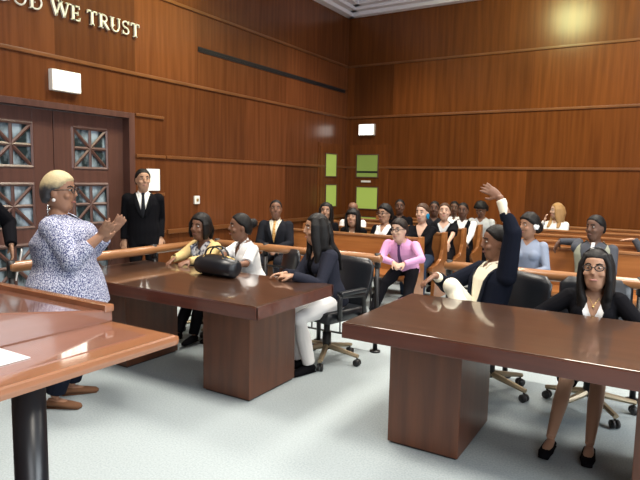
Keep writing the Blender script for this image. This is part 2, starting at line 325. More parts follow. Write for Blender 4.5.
# raised lettering on the side wall: serif capitals built from strokes
def letter_strokes(c):
    T, t_, s = 0.030, 0.014, 0.03         # thick stem, thin stroke, serif reach
    H = 0.165; bars = []; arcs = []
    def stem(x, w_=T, z0=0, z1=H, serif=(1, 1)):
        bars.append(((x, z0), (x, z1), w_))
        if serif[0]: bars.append(((x-w_/2-0.014, z0+0.005), (x+w_/2+0.014, z0+0.005), 0.010))
        if serif[1]: bars.append(((x-w_/2-0.014, z1-0.005), (x+w_/2+0.014, z1-0.005), 0.010))
    if c == 'I': stem(0)
    if c == 'N': stem(-0.055, t_); stem(0.055, t_); bars.append(((-0.055, H), (0.055, 0), T))
    if c == 'E':
        stem(-0.03); bars.extend([((-0.03, 0.006), (0.055, 0.006), 0.013), ((-0.03, H-0.006), (0.05, H-0.006), 0.013), ((-0.03, H/2), (0.03, H/2), 0.013), ((0.052, 0), (0.055, 0.04), 0.010), ((0.047, H), (0.05, H-0.036), 0.010), ((0.03, H/2-.02), (0.03, H/2+.02), 0.010)])
    if c == 'T':
        stem(0, serif=(1, 0)); bars.extend([((-0.06, H-0.007), (0.06, H-0.007), 0.014), ((-0.058, H), (-0.062, H-0.038), 0.010), ((0.058, H), (0.062, H-0.038), 0.010)])
    if c == 'W':
        for a, q, w_ in (((-0.10, H), (-0.05, 0), T), ((-0.05, 0), (0, H), t_), ((0, H), (0.05, 0), T), ((0.05, 0), (0.10, H), t_)): bars.append((a, q, w_))
        for x in (-0.10, 0, 0.10): bars.append(((x-0.03, H-0.005), (x+0.03, H-0.005), 0.010))
    if c == 'U':
        stem(-0.05, T, 0.05, H, (0, 1)); stem(0.05, t_, 0.05, H, (0, 1)); arcs.append([(0.05*math.cos(a), 0.055+0.05*math.sin(a)) for a in np.linspace(PI, 2*PI, 9)])
    if c == 'R':
        stem(-0.04); arcs.append([(-0.03, H-0.008)]+[(0.01+0.038*math.cos(a), H-0.046+0.038*math.sin(a)) for a in np.linspace(PI/2, -PI/2, 8)]+[(-0.03, H-0.084)]); bars.extend([((0.0, H-0.085), (0.06, 0.004), 0.026), ((0.05, 0.005), (0.078, 0.005), 0.010)])
    if c == 'D':
        stem(-0.05); arcs.append([(-0.05, H-0.008)]+[(-0.005+0.068*math.cos(a), H/2+0.0745*math.sin(a)) for a in np.linspace(PI/2, -PI/2, 12)]+[(-0.05, 0.008)])
    if c in 'OG':
        a0, a1 = (0, 2*PI) if c == 'O' else (PI*0.22, PI*1.85)
        arcs.append([(0.065*math.cos(a), H/2+0.0745*math.sin(a)) for a in np.linspace(a0, a1, 22)])
        if c == 'G': bars.extend([((0.055, 0.02), (0.055, 0.075), T*0.8), ((0.03, 0.075), (0.075, 0.075), 0.010)])
    if c == 'S':
        arcs.append([(0.042*math.cos(a), H-0.043+0.036*math.sin(a)) for a in np.linspace(0.5, PI*1.35, 10)]+[(0.045*math.cos(a), 0.046+0.038*math.sin(a)) for a in np.linspace(PI*0.42, -PI*0.86, 11)])
        bars.extend([((0.042, H), (0.042, H-0.04), 0.010), ((-0.045, 0.0), (-0.045, 0.045), 0.010)])
    return bars, arcs
t = thing('wall_lettering', 'raised pale serif capitals above the exit sign on the side wall', 'lettering', (WX, 3.4, 3.33), PI/2)
for ch, y in zip('INGODWETRUST', (3.02, 3.155, 3.42, 3.60, 3.78, 4.06, 4.25, 4.47, 4.63, 4.80, 4.955, 5.10)):
    g = B(); bars, arcs = letter_strokes(ch); x0 = y-3.4
    for p, q, w_ in bars:
        d = V((q[0]-p[0], 0, q[1]-p[1])).normalized(); nrm = V((-d.z, 0, d.x))*(w_/2)
        P0 = V((x0+p[0], 0, p[1])); Q0 = V((x0+q[0], 0, q[1])); c4 = [P0+nrm, Q0+nrm, Q0-nrm, P0-nrm]
        g.prism([(v.x, v.z) for v in c4], 1, -0.035, -0.010)
    for a in arcs: g.tube([(x0+u, -0.022, z) for u, z in a], [(0.012, 0.010)]*len(a), side=(0, 1, 0), n=6)
    g.tube([(x0, 0, 0.08), (x0, -0.012, 0.08)], 0.006, n=6)
    link('letter', g.mesh(), MT['letter'], t, smooth=False)

# ------------------------------------------------------------------ furniture
def table(label, x0, x1, y0, y1):
    t = thing('counsel_table', label, 'table', ((x0+x1)/2, (y0+y1)/2, 0), 0, 'counsel tables')
    w_, d = (x1-x0)/2, (y1-y0)/2
    boxobj('tabletop', (-w_, -d, 0.70), (w_, d, 0.765), MT['table'], t, 0.006)
    b = B()
    for a, c in (((-w_-0.004, -d-0.004), (w_+0.004, -d+0.02)), ((-w_-0.004, d-0.02), (w_+0.004, d+0.004)), ((-w_-0.004, -d), (-w_+0.02, d)), ((w_-0.02, -d), (w_+0.004, d))):
        b.box((a[0], a[1], 0.672), (c[0], c[1], 0.758), 0.003)
    link('edge_band', b.mesh(), MT['table_edge'], t, smooth=False)
    for s in (-1, 1):
        cx = s*(w_-0.435)
        b = B(); b.box((cx-0.22, -d+0.21, 0.012), (cx+0.22, d-0.21, 0.70), 0.006)
        p = link('pedestal', b.mesh(), MT['ped'], t, smooth=False)
        boxobj('plinth', (cx-0.205, -d+0.225, 0), (cx+0.205, d-0.225, 0.02), MT['black'], p)
    return t
table('dark glossy counsel table with the black handbag on it', -4.40, -2.24, 2.90, 3.90)
table('dark glossy counsel table where the young man raises his hand', -1.58, 0.60, 2.88, 3.94)

# lectern close to the camera: board on a black column, sloped reading box on top
t = thing('lectern', 'reddish wood lectern with sloped reading box on black column', 'lectern', (-2.2, 0.6, 0))
b = B(); b.box((-1.1, -1.4, 1.058), (0.885, 0.705, 1.09), 0.014); link('board', b.mesh(), MT['podium'], t, smooth=False)
boxobj('inlay', (-1.0, -1.3, 1.088), (0.80, 0.64, 1.0925), MT['inlay'], t)
b = B(); b.prism([(0.70, 1.09), (0.70, 1.125), (0.66, 1.135), (-0.50, 1.33), (-0.50, 1.09)], 0, -1.1, 0.565, 0.006); rb = link('reading_box', b.mesh(), MT['inlay'], t, smooth=False)
b = B(); b.box((-1.1, 0.665, 1.125), (0.57, 0.705, 1.152), 0.008); link('pencil_stop', b.mesh(), MT['podium'], rb, smooth=False)
b = B(); b.tube([(0.74, 0.28, 0.04), (0.74, 0.28, 1.058)], 0.043, n=24); link('column', b.mesh(), MT['column'], t)
b = B(); b.tube([(0.74, 0.28, 0.0), (0.74, 0.28, 0.03), (0.74, 0.28, 0.045)], [0.26, 0.26, 0.06], n=32); link('base', b.mesh(), MT['column'], t, smooth=False)
tag(boxobj('paper_sheet', (-1.70, 0.62, 1.0935), (-1.47, 0.895, 1.0955), MT['paper']), 'white sheet of paper lying on the lectern board', 'paper')

def office_chair(label, loc, rot, grp=None, tall=0.90):
    t = thing('office_chair', label, 'chair', (*loc, 0), rot, 'black leather chairs at the counsel tables')
    b = B(); b.box((-0.25, -0.26, 0.40), (0.25, 0.23, 0.50), 0.045); link('seat', b.mesh(), MT['leather'], t)
    b = B(); n = 9
    for i in range(1): b.tube([(0, 0.24+0.10*((z-0.5)/0.5)+0.03*math.sin((z-0.5)*6), z) for z in np.linspace(0.46, tall, n)], [(0.20+0.05*math.sin(PI*min(1, q*1.3)*0.5+0.2), 0.045) if 0 < q < 1 else (0.19, 0.03) for q in np.linspace(0, 1, n)], side=(1, 0, 0), n=16)
    link('backrest', b.mesh(), MT['leather'], t)
    for s in (-1, 1):
        a = B(); a.tube([(s*0.25, 0.16, 0.42), (s*0.30, 0.15, 0.46), (s*0.305, 0.12, 0.62), (s*0.30, -0.16, 0.65), (s*0.30, -0.18, 0.60), (s*0.27, -0.14, 0.44)], [(0.018, 0.026)]*6, side=(1, 0, 0), n=8)
        ar = link('armrest', a.mesh(), MT['black'], t)
        a = B(); a.box((s*0.30-0.03, -0.18, 0.645), (s*0.30+0.03, 0.14, 0.68), 0.012); link('arm_pad', a.mesh(), MT['leather'], ar)
    b = B(); b.tube([(0, 0, 0.11), (0, 0, 0.40)], 0.028); b.tube([(0, 0, 0.11), (0, 0, 0.26)], 0.04); b.box((-0.12, -0.14, 0.375), (0.12, 0.14, 0.405)); link('column', b.mesh(), MT['black'], t)
    for i in range(5):
        a = 2*PI*i/5+0.25; c, s_ = math.cos(a), math.sin(a)
        b = B(); b.tube([(0.02*c, 0.02*s_, 0.135), (0.31*c, 0.31*s_, 0.085)], [(0.026, 0.026), (0.022, 0.016)], side=(-s_, c, 0), n=6)
        lg = link('leg', b.mesh(), MT['leg_wood'], t, smooth=False)
        b = B()
        for q in (-0.016, 0.016): b.tube([(0.30*c-(q-0.009)*s_, 0.30*s_+(q-0.009)*c, 0.03), (0.30*c-(q+0.009)*s_, 0.30*s_+(q+0.009)*c, 0.03)], 0.03, n=14)
        b.tube([(0.30*c, 0.30*s_, 0.04), (0.30*c, 0.30*s_, 0.085)], 0.008, n=6); link('caster', b.mesh(), MT['rubber'], lg)
    return t

def pew(label, x0, x1, yb, grp, end_left=True, end_right=True):
    """yb: where the top of the back stands; sitters face -y"""
    L = x1-x0; t = thing('pew', label, 'pew', ((x0+x1)/2, yb, 0), 0, grp); h = L/2
    b = B(); b.prism([(0.0, 0.875), (0.035, 0.875), (0.05, 0.42), (-0.02, 0.30), (-0.05, 0.40)], 0, -h+0.03, h-0.03, 0.004); link('backrest', b.mesh(), MT['pew'], t, smooth=False)
    b = B(); b.box((-h+0.03, -0.47, 0.40), (h-0.03, -0.02, 0.45), 0.018); link('seat', b.mesh(), MT['pew'], t, smooth=False)
    b = B(); b.box((-h+0.01, -0.018, 0.855), (h-0.01, 0.055, 0.885), 0.01); link('cap_rail', b.mesh(), MT['rail'], t, smooth=False)
    pr = [(-0.035, 0.895), (0.075, 0.895), (0.095, 0.45), (0.10, 0.0), (-0.40, 0.0), (-0.38, 0.30), (-0.50, 0.40), (-0.50, 0.46), (-0.30, 0.475), (-0.14, 0.53), (-0.08, 0.65)]
    for on, xa, xb in ((end_left, -h, -h+0.05), (end_right, h-0.05, h)):
        if on: b = B(); b.prism(pr, 0, xa, xb, 0.008); link('end_panel', b.mesh(), MT['pew'], t, smooth=False)
    return t
LB = [6.77, 7.66, 8.55, 9.44, 10.33]
ordn = ['front', 'second', 'third', 'fourth', 'last']
for i, y in enumerate(LB):
    pew(['front pew of the side-wall block, boy in pink shirt at its end', 'second pew of the side-wall block, behind the boy in pink', 'third pew of the side-wall block, where the pale bare-armed woman sits', 'fourth pew of the side-wall block, where the boy in a dark vest sits', 'last pew of the side-wall block, near the green-paned door'][i], -4.95, -2.60, y, 'wooden pews in the side-wall block')
for i, y in enumerate([6.92]+LB[1:]):
    pew(['front pew across the aisle, man in open grey vest leaning on it', 'second pew across the aisle, with a hand resting along its back', 'third pew across the aisle, empty between grey vest and blonde', 'fourth pew across the aisle, just before the blonde woman', 'last pew across the aisle, where the blonde woman sits'][i], -1.72, 1.6, y, 'wooden pews across the aisle')

def bar_rail(label, p, q, posts, step=0.16):
    p, q = V((*p, 0)), V((*q, 0)); d = q-p; L = d.length; rot = math.atan2(d.y, d.x)
    t = thing('bar_rail', label, 'railing', p, rot, 'low wooden rails around the well of the court')
    b = B(); b.tube([(0, 0, 0.88), (0.012, 0, 0.88), (L-0.012, 0, 0.88), (L, 0, 0.88)], [(0.03, 0.03), (0.042, 0.042), (0.042, 0.042), (0.03, 0.03)], n=14); link('top_rail', b.mesh(), MT['rail'], t)
    for z in (0.12, 0.70):
        b = B(); b.tube([(0, 0, z), (L, 0, z)], 0.010, n=8); link('rod', b.mesh(), MT['black'], t)
    for s in posts:
        b = B(); b.tube([(s, 0, 0), (s, 0, 0.84)], 0.022, n=10); b.tube([(s, 0, 0.80), (s, 0, 0.93)], 0.03, n=10); b.tube([(s, 0, 0), (s, 0, 0.015)], 0.05, n=14); link('post', b.mesh(), MT['black'], t)
    x = step
    while x < L-0.05:
        if min(abs(x-s) for s in posts) > 0.06:
            b = B(); b.tube([(x, 0, 0.12), (x, 0, 0.70)], 0.008, n=6); link('baluster', b.mesh(), MT['black'], t)
        x += step
bar_rail('wooden rail with black posts running past the speaker', (-4.27, 4.60), (-4.27, 2.45), (0.02, 0.70, 1.42, 2.13))
bar_rail('wooden rail behind the women at the handbag table', (-4.22, 4.72), (-2.20, 4.72), (0.04, 0.70, 1.36, 1.98))
bar_rail('wooden rail behind the young man raising his hand', (-1.60, 4.72), (1.60, 4.72), (0.04, 0.55, 1.48, 2.3, 3.1))

# ------------------------------------------------------------------ people
TORSO = dict(
 m=[(-.20, .10, .085, -.01), (-.08, .165, .115, -.012), (.08, .168, .115, -.005), (.30, .152, .108, .002), (.52, .165, .114, .004), (.70, .180, .120, .004), (.84, .172, .102, 0), (.94, .125, .082, -.006), (1.00, .075, .066, -.008), (1.08, .054, .058, -.004)],
 f=[(-.20, .10, .09, -.012), (-.08, .178, .120, -.016), (.08, .172, .116, -.008), (.32, .132, .098, .002), (.52, .142, .105, .006), (.68, .154, .118, .012), (.82, .148, .096, .004), (.93, .108, .074, -.004), (1.00, .064, .058, -.006), (1.08, .047, .052, -.002)])
def ik(a, c, l1, l2, hint):
    d = c-a; L = d.length; mx = (l1+l2)*0.995
    if L > mx: c = a+d*(mx/L); d = c-a; L = mx
    d.normalize(); x = (l1*l1-l2*l2+L*L)/(2*L); h = math.sqrt(max(0, l1*l1-x*x))
    n = hint-d*hint.dot(d)
    if n.length < 1e-4: n = d.orthogonal()
    return a+d*x+n.normalized()*h, c
def person(label, x, y, rot, sex='m', s=1.0, skin='brown', seat=0.45, stand=False, lean=0, side=0, twist=0, head=(0, 0, 0), L=None, Rr=None, legs=None, outfit=(), hair=('short', 'black'), extras=(), vox=0.010, girth=1.0, hipz=None, hands=('rest', 'rest'), group=None, face=True, armk=1.0, legk=1.0):
    """rot in degrees: 0 faces -y; the figure's left is +x. L, Rr: wrist target (world) and elbow hint (local)"""
    a = R(rot); root = thing('person', label, 'person', (x, y, 0), a, group)
    rm = M3.Rotation(a, 3, 'Z')
    def W(p): q = rm.inverted() @ (V(p)-V((x, y, 0))); return q/s
    P = V((0, 0, (0.93 if stand else seat/s+0.095) if hipz is None else hipz/s)); TL = 0.50
    rot_t = M3.Rotation(R(side), 3, 'Y') @ M3.Rotation(R(lean), 3, 'X')
    U = rot_t @ V((0, 0, 1))
    def SF(t):
        q = rot_t @ M3.Rotation(R(twist)*max(0, min(1, t)), 3, 'Z'); return q @ V((1, 0, 0)), q @ V((0, -1, 0))
    def tp(t, u=0, v=0): S_, F_ = SF(t); return P+U*(TL*t)+S_*u+F_*v
    hk = max(1.0, 1.09/s); wk = (1/min(1, s))**0.6
    sec = TORSO[sex]; ts = [q[0] for q in sec]
    def gi(t): return wk*(1+(girth-1)*float(np.interp(t, (-.2, .5, .8, 1.0), (1, 1, .78, 0.2))))
    def hw(t): return float(np.interp(t, ts, [q[1] for q in sec]))*gi(t)
    def hd(t): return float(np.interp(t, ts, [q[2] for q in sec]))*gi(t)
    def vo(t): return float(np.interp(t, ts, [q[3] for q in sec]))
    def front(t, u, off):
        w_ = hw(t)+off; return vo(t)+(hd(t)+off)*math.sqrt(max(0.05, 1-(u/w_)**2))
    def tuv(c):
        c = c/s-np.array(P); t = c@np.array(U)/TL; tw = R(twist)*np.clip(t, 0, 1)
        S0, F0 = np.array(rot_t @ V((1, 0, 0))), np.array(rot_t @ V((0, -1, 0)))
        a_, b_ = c@S0, c@F0
        return t, a_*np.cos(tw)-b_*np.sin(tw), a_*np.sin(tw)+b_*np.cos(tw)
    # arms and legs
    sw = (0.178 if sex == 'm' else 0.152)*(1+(girth-1)*0.45)*wk
    sh = {1: tp(0.87, sw, -0.005), -1: tp(0.87, -sw, -0.005)}
    arm = {}
    for sg, A in ((1, L), (-1, Rr)):
        if A is None: A = ('lap',) if not stand else ('hang',)
        if A[0] == 'lap': tgt = V((sg*0.09, -0.30, P.z+0.11)); hint = V((sg*0.7, 0.5, -0.6))
        elif A[0] == 'hang': tgt = sh[sg]+V((sg*0.07, -0.06, -0.53)); hint = V((sg*0.3, 1, 0))
        else: tgt = W(A[0]); hint = V(A[1])
        el, wr = ik(sh[sg], tgt, 0.285*armk, 0.25*armk, hint); arm[sg] = (sh[sg], el, wr)
    hip = {1: tp(-0.02, 0.09*min(girth, 1.2)), -1: tp(-0.02, -0.09*min(girth, 1.2))}; leg = {}
    for sg in (1, -1):
        q = legs[0 if sg == 1 else 1] if legs else None
        if q is None: q = (None, None)
        if q[0] is None: tgt = V((sg*0.10, 0.0, 0.085)) if stand else V((sg*0.12, -0.40, 0.085))
        else: tgt = W(q[0])
        kn, an = ik(hip[sg], tgt, 0.43*legk, 0.42*legk, V(q[1]) if q[1] else (V((sg*0.05, -1, 0)) if stand else V((sg*0.06, -0.5, 1)))); leg[sg] = (hip[sg], kn, an)
    # head frame
    N = (U*0.6+V((0, 0, 1))*0.4).normalized(); S1, F1 = SF(1)
    C = tp(1.02)+N*(0.138+0.117*(hk-1))+F1*0.022
    hr = M3.Rotation(R(head[0])+R(twist), 3, 'Z') @ M3.Rotation(-R(head[1]), 3, 'X') @ M3.Rotation(R(head[2]), 3, 'Y')
    HS, HF, HU = hr @ V((1, 0, 0)), hr @ V((0, -1, 0)), hr @ V((0, 0, 1))
    def hp(u, f, z): return C+(HS*u+HF*f+HU*z)*hk
    # ---- body: one continuous skin
    b = B()
    b.tube([tp(q[0], 0, vo(q[0])) for q in sec], [(hw(q[0]), hd(q[0])) for q in sec], side=[SF(q[0])[0] for q in sec], n=20)
    if sex == 'f':
        for q in (-1, 1): b.ell(tp(0.66, q*0.07*gi(.6), 0.075*gi(.6)), 0.058*gi(.6))
    b.k = hk
    b.tube([tp(0.95, 0, -0.008), tp(1.02, 0, -0.002), C-N*0.075*hk-F1*0.012], [0.058, 0.053, 0.052] if sex == 'm' else [0.052, 0.046, 0.046])
    hs = [(-.117, .022, .072, .028), (-.105, .043, .084, -.004), (-.075, .058, .089, -.045), (-.040, .066, .088, -.076), (-.010, .071, .087, -.090), (.022, .072, .090, -.098), (.055, .073, .086, -.098), (.085, .064, .068, -.084), (.104, .045, .042, -.060), (.116, .016, .010, -.026)]
    b.tube([hp(0, (f+k_)/2, z) for z, w_, f, k_ in hs], [(w_, (f-k_)/2) for z, w_, f, k_ in hs], side=HS, n=20)
    b.tube([hp(0, .078, .030), hp(0, .092, .004), hp(0, .100, -.022), hp(0, .084, -.034)], [(.007, .009), (.009, .010), (.0155, .011), (.010, .006)], side=HS, n=8)
    for q in (-1, 1): b.ell(hp(q*.072, -.008, -.004), (.011, .019, .031), M3((HS, HF, HU)).transposed(), 10, 8)
    for q in (-1, 1): b.ell(hp(q*.038, .060, -.026), (.024, .021, .020), M3((HS, HF, HU)).transposed(), 10, 8)   # cheeks
    b.k = 1.0
    ra = (0.052, 0.046, 0.040, 0.034, 0.026) if sex == 'm' else (0.046, 0.040, 0.035, 0.030, 0.022)
    ra = [q*(1+(girth-1)*0.6)*wk for q in ra]
    for sg in (1, -1):
        S_, E_, W_ = arm[sg]
        b.ell(S_-U*.01, ra[0]*1.05); b.tube([S_, S_.lerp(E_, .5), E_, E_.lerp(W_, .35), W_], [ra[0], ra[1], ra[2], ra[3]*1.06, ra[4]]); b.ell(E_, ra[2])
        # hand
        mode = hands[0 if sg == 1 else 1]; d = (W_-E_).normalized()
        if isinstance(mode, tuple): dd, nn, curl, spread = V(mode[0]), V(mode[1]), mode[2], mode[3]
        else:
            dd = d if mode == 'hang' else (d*0.6+V((0, -0.3, -0.25))).normalized(); nn = V((-sg, 0, -0.1)) if mode == 'hang' else V((-sg*0.3, 0.1, -1)); curl, spread = 0.55, 0.5
        dd = dd.normalized(); nn = (nn-dd*nn.dot(dd)).normalized(); ac = dd.cross(nn)*sg      # ac points to the thumb side
        b.tube([W_-d*0.02, W_+dd*0.02, W_+dd*0.055, W_+dd*0.09], [(.024, .020), (.032, .017), (.040, .016), (.039, .013)], side=ac, n=12)
        for i, (o_, ln) in enumerate(((.030, .072), (.010, .082), (-.010, .076), (-.029, .060))):
            q = W_+dd*0.085+ac*o_; f = (dd+ac*(o_*6*spread)).normalized(); pts = [q-f*0.02]; ang = 0
            for j, fr in enumerate((.45, .32, .23)):
                pts.append(pts[-1]+(f*math.cos(ang)+nn*math.sin(ang))*(ln*fr+(0.02 if j == 0 else 0))); ang += curl*(0.9 if j == 0 else 0.7)
            b.tube(pts, [.0095, .0092, .0085, .0065], n=8)
        q = W_+dd*0.025+ac*0.028; b.tube([q, q+(dd*.6+ac*.7+nn*.25)*0.045, q+(dd*.6+ac*.7+nn*.25)*0.045+(dd*.9+ac*.25+nn*.3)*0.036], [.015, .0115, .0085], n=8)
    lr = (0.085, 0.066, 0.052, 0.052, 0.034) if sex == 'm' else (0.088, 0.066, 0.049, 0.050, 0.031)
    gl = (1+(girth-1)*0.5)*wk
    for sg in (1, -1):
        H_, K_, A_ = leg[sg]
        b.tube([H_, H_.lerp(K_, .5), K_, K_.lerp(A_, .35), A_], [lr[0]*gl, lr[1]*1.12*gl, lr[2]*gl, lr[3]*gl, lr[4]]); b.ell(K_, lr[2]*gl); b.ell(H_, lr[0]*gl)
        fd = V((K_.x-H_.x, K_.y-H_.y, 0)) if not stand else V((sg*0.2, -1, 0))
        fd = fd.normalized() if fd.length > 0.05 else V((0, -1, 0))
        leg[sg] = (H_, K_, A_, fd); z0 = A_.z-0.085
        b.tube([A_-fd*0.045+V((0, 0, -0.045)), A_+fd*0.03+V((0, 0, -0.045)), A_+fd*0.12+V((0, 0, -0.06)), A_+fd*0.175+V((0, 0, -0.068))], [(.030, .036), (.036, .036), (.042, .022), (.030, .014)], side=fd.cross(V((0, 0, 1))), n=12)
    body = link('body', b.blend('body', vox, 3 if vox < .008 else 2, s), SKIN[skin], root)
    hm = M3((HS, HF, HU)).transposed()
    # ---- face
    B1 = lambda: B(hk)
    if face:
        for q in (-1, 1):
            e = B1(); e.ell(hp(q*.030, .0745, .012), (.0125, .009, .0054), hm, 10, 8); eo = link('eye', e.mesh('eye', s), MT['eye'], root)
            e = B1(); e.ell(hp(q*.030, .0818, .0115), (.0068, .0030, .0054), hm, 8, 6); link('iris', e.mesh('iris', s), MT['iris'], eo)
            e = B1(); e.tube([hp(q*.014, .088, .030), hp(q*.032, .083, .036), hp(q*.048, .070, .030)], [(.004, .004), (.004, .0045), (.003, .003)], n=6); link('eyebrow', e.mesh('eyebrow', s), HAIR['dark'], root)
        e = B1(); e.tube([hp(-.024, .078, -.064), hp(-.010, .0872, -.061), hp(0, .0880, -.063), hp(.010, .0872, -.061), hp(.024, .078, -.064)], [(.002, .003), (.0045, .0065), (.0045, .0065), (.0045, .0065), (.002, .003)], n=8); link('lips', e.mesh('lips', s), LIP[skin], root)
    # ---- hair
    kind, hc = hair[:2]; hmat = HAIR.get(hc) or CL[hc]
    if kind != 'bald':
        th = dict(short=.013, crop=.008, full=.020, curly=.034, long=.013, bob=.022, bun=.014, puff=.024).get(kind, .012)
        t_ = bmesh.new(); bmesh.ops.create_uvsphere(t_, u_segments=40, v_segments=26, radius=1)
        for v in t_.verts:
            n_ = v.co.copy(); u, f, z = n_.x, -n_.y, n_.z
            ang = abs(math.atan2(u, f))                                  # 0 at the face, pi at the nape
            line = float(np.interp(ang, (0, .55, .95, 1.25, 1.50, 1.75, 1.95, PI), (.56, .54, .38, .24, .16, .0, -.40, -.56)))
            if kind in ('full', 'curly', 'bob', 'long', 'puff'): line -= .04
            g = max(0.0, min(1.0, (z-line)/.12+.5))
            k_ = 1.0
            if kind == 'curly' or kind == 'puff': k_ += .25*math.sin(9*u+3*z)*math.sin(8*f)*math.sin(7*z+1)
            wall = (1-max(0, -z)*.12)*(1+.17*max(0, z)**2)
            rr = (-0.020+(th*k_+0.020)*g)
            v.co = V(hp(u*(.0745*wall+rr), f*(.0935+rr)-(.004), z*(.1165+rr)))
        me = bpy.data.meshes.new('t'); t_.to_mesh(me); t_.free(); h = B1(); h.bm.from_mesh(me); bpy.data.meshes.remove(me); blend = False
        if kind == 'long':
            ln = hair[2] if len(hair) > 2 else .34; dv = V((0, 0, -1)); sep = 1.0
            bk = hp(0, -.085, .02); bk2 = tp(.98, 0, -.10)
            pts = [hp(0, -.075, .06), hp(0, -.095, -.02), hp(0, -.098, -.10)*0.5+bk2*0.5+U*0.02, tp(.82, 0, -.125), tp(.82, 0, -.13)-U*(ln-.20)]
            h.tube(pts, [(.060, .03), (.075, .034), (.085, .034), (.10, .03), (.075, .016)], side=[HS, HS, HS, S1, S1], n=16)
            for q in (-1, 1):
                if len(hair) > 3 and q not in hair[3]: continue
                p3 = tp(.90, q*.085, .085); p4 = tp(.90-(ln-.14)/TL, q*.095, .145 if sex == 'f' else .12)
                h.tube([hp(q*.045, .030, .092), hp(q*.076, .030, .03), hp(q*.082, .025, -.06), hp(q*.084, .015, -.12)*.5+p3*.5, p3, p4], [(.02, .03), (.02, .036), (.022, .038), (.026, .036), (.032, .030), (.022, .012)], side=[HS]*4+[S1]*2, n=12)
            for q in (-1, 1): h.tube([hp(q*.05, -.02, .09), hp(q*.078, -.03, .03), hp(q*.084, -.04, -.06), hp(q*.08, -.045, -.13), tp(.90, q*.09, -.05)], [(.03, .03), (.022, .042), (.022, .046), (.024, .044), (.03, .03)], side=[HS]*4+[S1], n=12)
            blend = True
        if kind == 'bob':
            h.tube([hp(0, -.07, .06), hp(0, -.098, -.02), hp(0, -.092, -.105)], [(.06, .03), (.082, .034), (.075, .02)], side=HS, n=14)
            for q in (-1, 1): h.tube([hp(q*.05, .02, .095), hp(q*.083, .022, .03), hp(q*.088, .012, -.05), hp(q*.078, .016, -.105)], [(.02, .03), (.02, .045), (.020, .046), (.012, .03)], side=HS, n=12)
            blend = True
        if kind == 'bun': h.ell(hp(0, -.115, .045), (.042, .040, .042), hm); blend = True
        if kind == 'puff': h.ell(hp(0, -.105, -.02), (.062, .05, .062), hm); blend = True
        if len(hair) > 4 or (len(hair) > 2 and hair[-1] == 'bangs'):
            h.tube([hp(-.066, .055, .05), hp(-.03, .088, .055), hp(.03, .088, .055), hp(.066, .055, .05)], [(.022, .012)]*4, side=HU, n=10); blend = True
        me = h.blend('hair', max(.007, vox*.9), 2, s) if blend else h.mesh('hair', s)
        ho = link('hair', me, hmat, root)
    # ---- clothes
    def top(name, m, off=.013, sleeve=(1, 1), bottom=-.12, neck=(.88, .06), openf=False, loose=1.0, flare=0.0, parent=root, boat=0):
        c = B(); tt = sorted(set([bottom]+[q for q in np.linspace(-.6, 1.0, 23) if q > bottom+.03]+[1.045])); tt = [float(q) for q in tt]
        def wd(t, fn):
            base = fn(max(t, -.06)); return base*(1+(loose-1)*float(np.interp(t, (0, .6, .9, 1), (1, .8, .2, 0))))+off+(flare*max(0, .3-t))
        c.tube([tp(t, 0, vo(max(t, -.06))) for t in tt], [(wd(t, hw), wd(t, hd)) for t in tt], side=[SF(t)[0] for t in tt], n=22)
        if sex == 'f' and loose < 1.3:
            for q in (-1, 1): c.ell(tp(0.66, q*0.07*gi(.6), 0.075*gi(.6)), 0.058*gi(.6)+off)
        for sg in (1, -1):
            sl = sleeve[0 if sg == 1 else 1]; S_, E_, W_ = arm[sg]
            if sl <= 0: continue
            c.ell(S_-U*.012, ra[0]*1.05+off*.9)
            if sl <= .5: e_ = S_.lerp(E_, sl*2); c.tube([S_, S_.lerp(e_, .5), e_], [ra[0]+off*1.2, ra[1]+off*1.4, ra[1]+off*1.6])
            else:
                e_ = E_.lerp(W_, (sl-.5)*2); lo = 1+(loose-1)*.6
                c.tube([S_, S_.lerp(E_, .5), E_, E_.lerp(e_, .4), e_], [(ra[0]+off)*1.0, (ra[1]+off)*lo, (ra[2]+off)*lo, (ra[3]+off*.95)*lo, (ra[4]+off*.9)*lo]); c.ell(E_, (ra[2]+off)*lo)
        me = c.blend(name, max(.0075, vox), 3 if vox < .008 else 2, s)
        t0, wt = neck
        def keep(p):
            t, u, v = tuv(p); k_ = ~((v > vo(.9)) & (v < np.interp(t, ts, [q[2]+q[3] for q in sec])*gi(.6)+off+.05) & (t > t0) & (np.abs(u) < wt*(t-t0)/max(1-t0, .01)+(.006 if openf else 0)))
            if boat: k_ &= ~((t > .93) & (np.abs(u) < .09))
            return k_ & ~((t > 1.012) & (t < 1.13) & (np.abs(u) < .085)) & ~((t < bottom+.02) & (np.abs(u) < .5) & (v**2 < .01) & (t > -2) & stand)
        return link(name, cut(me, keep), m, parent)
